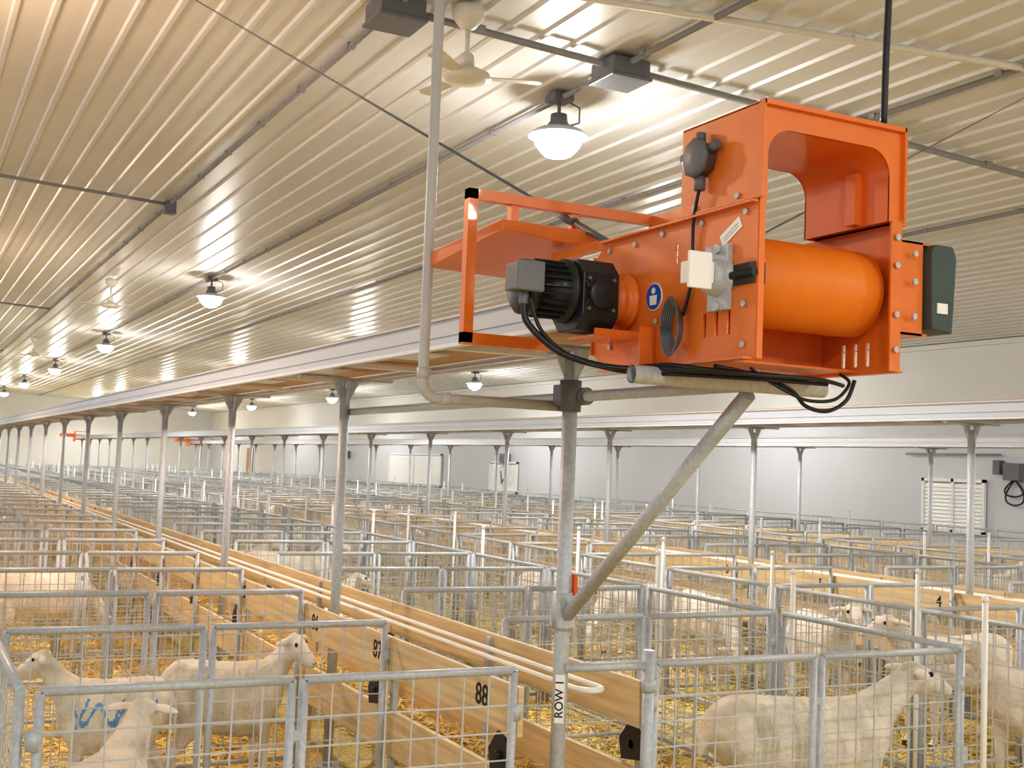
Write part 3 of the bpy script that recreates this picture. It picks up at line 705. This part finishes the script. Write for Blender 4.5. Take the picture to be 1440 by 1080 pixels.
def sheep_mesh(kind):
    bm = bmesh.new(); dz = -.27 if kind == 'lying' else 0
    keys = [(-.47, .62, .10, .12), (-.41, .61, .15, .165), (-.30, .59, .18, .19), (-.12, .565, .20, .205), (.08, .55, .195, .215), (.22, .56, .17, .21), (.31, .59, .14, .18), (.36, .62, .11, .14)]
    for a, c_ in zip(keys[:-1], keys[1:]):
        for k in range(4):
            t = k/4; v = [a[i]+(c_[i]-a[i])*t for i in range(4)]; ell(bm, (v[0], 0, v[1]+dz), (.09, v[2], v[3]), ICO)
    if kind == 'graze':
        neck = [((.32, 0, .62), .12), ((.46, 0, .52), .085), ((.56, 0, .38), .07)]; h0 = Vector((.58, 0, .34)); hd = Vector((.35, 0, -.94)); e_up = Vector((.9, 0, .35))
    elif kind == 'turn':
        neck = [((.30, 0, .65), .12), ((.40, -.03, .76), .085), ((.46, -.07, .84), .07)]; h0 = Vector((.48, -.09, .86)); hd = Vector((.55, -.80, -.30)).normalized(); e_up = Vector((.1, -.2, 1))
    else:
        neck = [((.30, 0, .65+dz), .125), ((.42, 0, .74+dz), .09), ((.53, 0, .83+dz), .068)]; h0 = Vector((.56, 0, .855+dz)); hd = Vector((.96, 0, -.28)).normalized(); e_up = Vector((.3, 0, 1))
    e_up.normalize()
    chain(bm, neck)
    side = hd.cross(e_up).normalized(); e_up = side.cross(hd).normalized()
    chain(bm, [(h0, .068), (h0+hd*.07, .064), (h0+hd*.14-e_up*.005, .046), (h0+hd*.20-e_up*.01, .038), (h0+hd*.22-e_up*.012, .031)])
    chain(bm, [(h0+hd*.05-e_up*.036, .043), (h0+hd*.175-e_up*.034, .027)])
    for s in (-1, 1):
        b0 = h0+side*s*.055+e_up*.030-hd*.01
        for k in range(7):
            t = k/6; w = .017+.022*math.sin(math.pi*min(1, t*.95+.05)); ell(bm, b0+side*s*.12*t-e_up*.03*t-hd*.02*t, (w, w*.8, w*.55), ICO)
    for s in (-1, 1):
        if kind == 'lying':
            chain(bm, [((-.32, s*.10, .26), .13), ((-.16, s*.16, .17), .08), ((-.30, s*.19, .06), .042), ((-.12, s*.20, .035), .028), ((-.06, s*.20, .03), .030)])
            chain(bm, [((.24, s*.08, .24), .09), ((.36, s*.10, .10), .045), ((.42, s*.11, .045), .034), ((.27, s*.12, .035), .026)])
        else:
            o = .03*s
            chain(bm, [((-.36, s*.07, .55), .115), ((-.31, s*.095, .43), .08), ((-.37+o, s*.10, .33), .048), ((-.445+o, s*.10, .255), .032), ((-.42+o, s*.10, .11), .024), ((-.405+o, s*.10, .06), .028), ((-.385+o, s*.10, .03), .030)])
            chain(bm, [((.25, s*.07, .50), .10), ((.24-o, s*.09, .40), .055), ((.255-o, s*.09, .29), .036), ((.255-o, s*.09, .23), .032), ((.245-o, s*.09, .10), .023), ((.255-o, s*.09, .06), .027), ((.275-o, s*.09, .03), .030)])
    chain(bm, [((-.52, 0, .66+dz), .04), ((-.565, 0, .58+dz), .032), ((-.57, 0, .52+dz), .024)])
    me = bpy.data.meshes.new("sheep_raw"); bm.to_mesh(me); bm.free()
    o = bpy.data.objects.new("tmp_sheep", me); COL.objects.link(o)
    md = o.modifiers.new("r", 'REMESH'); md.mode = 'VOXEL'; md.voxel_size = .012; md.use_smooth_shade = True
    ms = o.modifiers.new("s", 'SMOOTH'); ms.iterations = 7; ms.factor = .5
    bpy.context.view_layer.update(); dg = bpy.context.evaluated_depsgraph_get()
    out = bpy.data.meshes.new_from_object(o.evaluated_get(dg)); bpy.data.objects.remove(o); bpy.data.meshes.remove(me)
    out.name = "sheep_body"; out.materials.clear()
    for m in ('wool', 'face', 'hoof'): out.materials.append(M[m])
    mz = min(v.co.z for v in out.vertices)
    for v in out.vertices: v.co.z -= mz
    leg = .32 if kind != 'lying' else -.1
    for p in out.polygons:
        c_ = p.center; p.use_smooth = True
        d = (c_-h0).dot(hd)
        ear = abs((c_-h0).dot(side)) > .08 and (c_-h0).length < .22
        if (d > .03 and (c_-h0).length < .36) or ear: p.material_index = 1
        elif kind != 'lying' and c_.z < .045: p.material_index = 2
        elif c_.z < leg: p.material_index = 1
        else: p.material_index = 0
    eyes = [h0+hd*.07+side*s*.056+e_up*.026 for s in (-1, 1)]
    nose = [h0+hd*.243-e_up*.013+side*s*.015 for s in (-1, 1)]
    return out, eyes, nose
SM = {}
for kd in ('stand', 'graze', 'turn', 'lying'): SM[kd] = sheep_mesh(kd)
b = B(); b.lathe((0, 0, 0), [(0, -.013), (.009, -.010), (.013, 0), (.009, .010), (0, .013)], 12); eye_me = b.mesh("eye", M['eye'])
b = B(); b.lathe((0, 0, 0), [(0, -.007), (.007, 0), (0, .007)], 8); nos_me = b.mesh("nostril", M['hoof'])
nsheep = 0
def sheep(kind, x, y, yaw, s=1.0, label="cream woolly sheep standing in a straw-bedded pen", mesh=None, parts=True, sx=1.0):
    global nsheep
    me, eyes, nose = SM[kind]
    o = ob("sheep", mesh or me, (x, y, 0), None, label=label, category="sheep", group="sheep in the pens")
    o.rotation_euler = (0, 0, math.radians(yaw)); o.scale = (s*sx, s, s)
    if parts:
        for e in eyes: ob("eye", eye_me, e, o)
        for e in nose: ob("nostril", nos_me, e, o)
    nsheep += 1; return o
sheep('stand', 3.80, 4.39, -12, 1.0, "shorn cream sheep standing side-on behind the wire gate", sx=.94)
sheep('turn', 5.98, 4.85, 165, .95, "cream sheep standing at the edge of its pen")
sheep('stand', 6.35, 7.2, -110, .95, "cream sheep standing and facing the alley")
sheep('stand', 6.4, 6.0, 178, .97, "cream sheep standing side-on in straw")
sheep('graze', 6.3, 8.6, -100, .95, "cream sheep with lowered head eating straw")
sheep('turn', 1.60, 6.25, -8, .93, "cream sheep standing with head turned toward the alley", sx=.68)
mk2 = SM['stand'][0].copy(); mk2.materials.append(M['bluemark'])
for p in mk2.polygons:
    if p.material_index == 0 and -.42 < p.center.x < .26 and .50 < p.center.z < .67:
        x_, z_ = p.center.x, p.center.z
        if abs(z_-.59-.05*math.sin(x_*26)) < .016 or abs(math.sin(x_*11+z_*7)) < .13: p.material_index = 3
sheep('stand', .98, 6.10, 168, .88, "cream sheep with a blue paint scrawl on its side", mesh=mk2, sx=.62)
sheep('stand', .70, 4.60, 60, .85, "small cream sheep standing in a straw pen")
sheep('graze', 1.1, 10.6, 20, 1.0, "cream sheep with lowered head in the pen")
sheep('turn', 3.8, 12.6, 0, 1.0, "cream sheep standing in its pen")
sheep('lying', 3.5, 9.9, 170, 1.05, "cream sheep lying in straw")
sheep('lying', 3.6, 11.4, 10, 1.0, "cream sheep lying in straw")
used = {(0, 1, 0), (1, -1, 0), (1, -1, 2), (1, -1, 1), (1, -1, 3), (0, -1, 1), (0, -1, 0), (0, -1, 5), (0, -1, 4), (0, 1, 6), (0, 1, 5), (0, 1, 4), (0, 1, 2), (0, 1, 1), (0, 1, 3), (0, -1, 2), (0, -1, 3)}
labs = {'stand': "cream woolly sheep standing in a straw-bedded pen", 'graze': "cream sheep with head lowered to the straw", 'turn': "cream sheep standing with its head turned", 'lying': "cream sheep resting on straw in its pen"}
for ri, c in enumerate(rows):
    for sd in (-1, 1):
        for k in range(0, 28):
            if (ri, sd, k) in used: continue
            if random.random() > (.22 if (ri == 0) else .55): continue
            cx = c-.18-W/2 if sd < 0 else c+.38+W/2
            y = Y0+(k+.5)*PC+random.uniform(-.12, .12); x = cx+random.uniform(-.12, .12)
            if not in_view(x, y, .7, 60): continue
            kd = random.choice(['stand', 'graze', 'turn', 'lying', 'lying'])
            sheep(kd, x, y, random.choice([0, 180])+random.uniform(-22, 22), random.uniform(.85, .97), labs[kd], parts=(y < 12))

# ---------------------------------------------------------------- straw
b = B()
def straw(n, x0, x1, y0, y1, z):
    for _ in range(n):
        x = random.uniform(x0, x1); y = y0+(y1-y0)*random.random()**1.3; a = random.uniform(0, 6.28); L = random.uniform(.05, .17); w = .0035
        zz = z+random.uniform(.003, .05); ti = random.uniform(-.3, .3)*L
        dx, dy = math.cos(a)*L/2, math.sin(a)*L/2; px, py = -math.sin(a)*w, math.cos(a)*w
        o = len(b.v)
        b.v += [(x-dx-px, y-dy-py, zz-ti/2), (x+dx-px, y+dy-py, zz+ti/2), (x+dx+px, y+dy+py, zz+ti/2+.002), (x-dx+px, y-dy+py, zz-ti/2+.002)]
        b.face((o, o+1, o+2, o+3))
straw(20000, .4, 2.1, 4.0, 13, 0); straw(22000, 2.7, 4.4, 4.0, 14, 0); straw(13000, 5.4, 7.1, 4.0, 13, 0); straw(6000, 2.18, 2.6, 4.05, 12, .40); straw(3500, 4.45, 5.35, 4.0, 14, .012); straw(6000, 7.8, 9.4, 6, 16, 0)
ob("straw", b.mesh("straw", M['straw2']), (0, 0, 0), None, label="loose golden straw scattered over the pen floor", category="straw", kind="stuff")

# ---------------------------------------------------------------- world
w = bpy.data.worlds.new("world"); scene.world = w; w.use_nodes = True
bg = w.node_tree.nodes["Background"]; bg.inputs[0].default_value = (.92, .96, 1.0, 1); bg.inputs[1].default_value = .80
print("sheep", nsheep, "objects", len(bpy.data.objects))
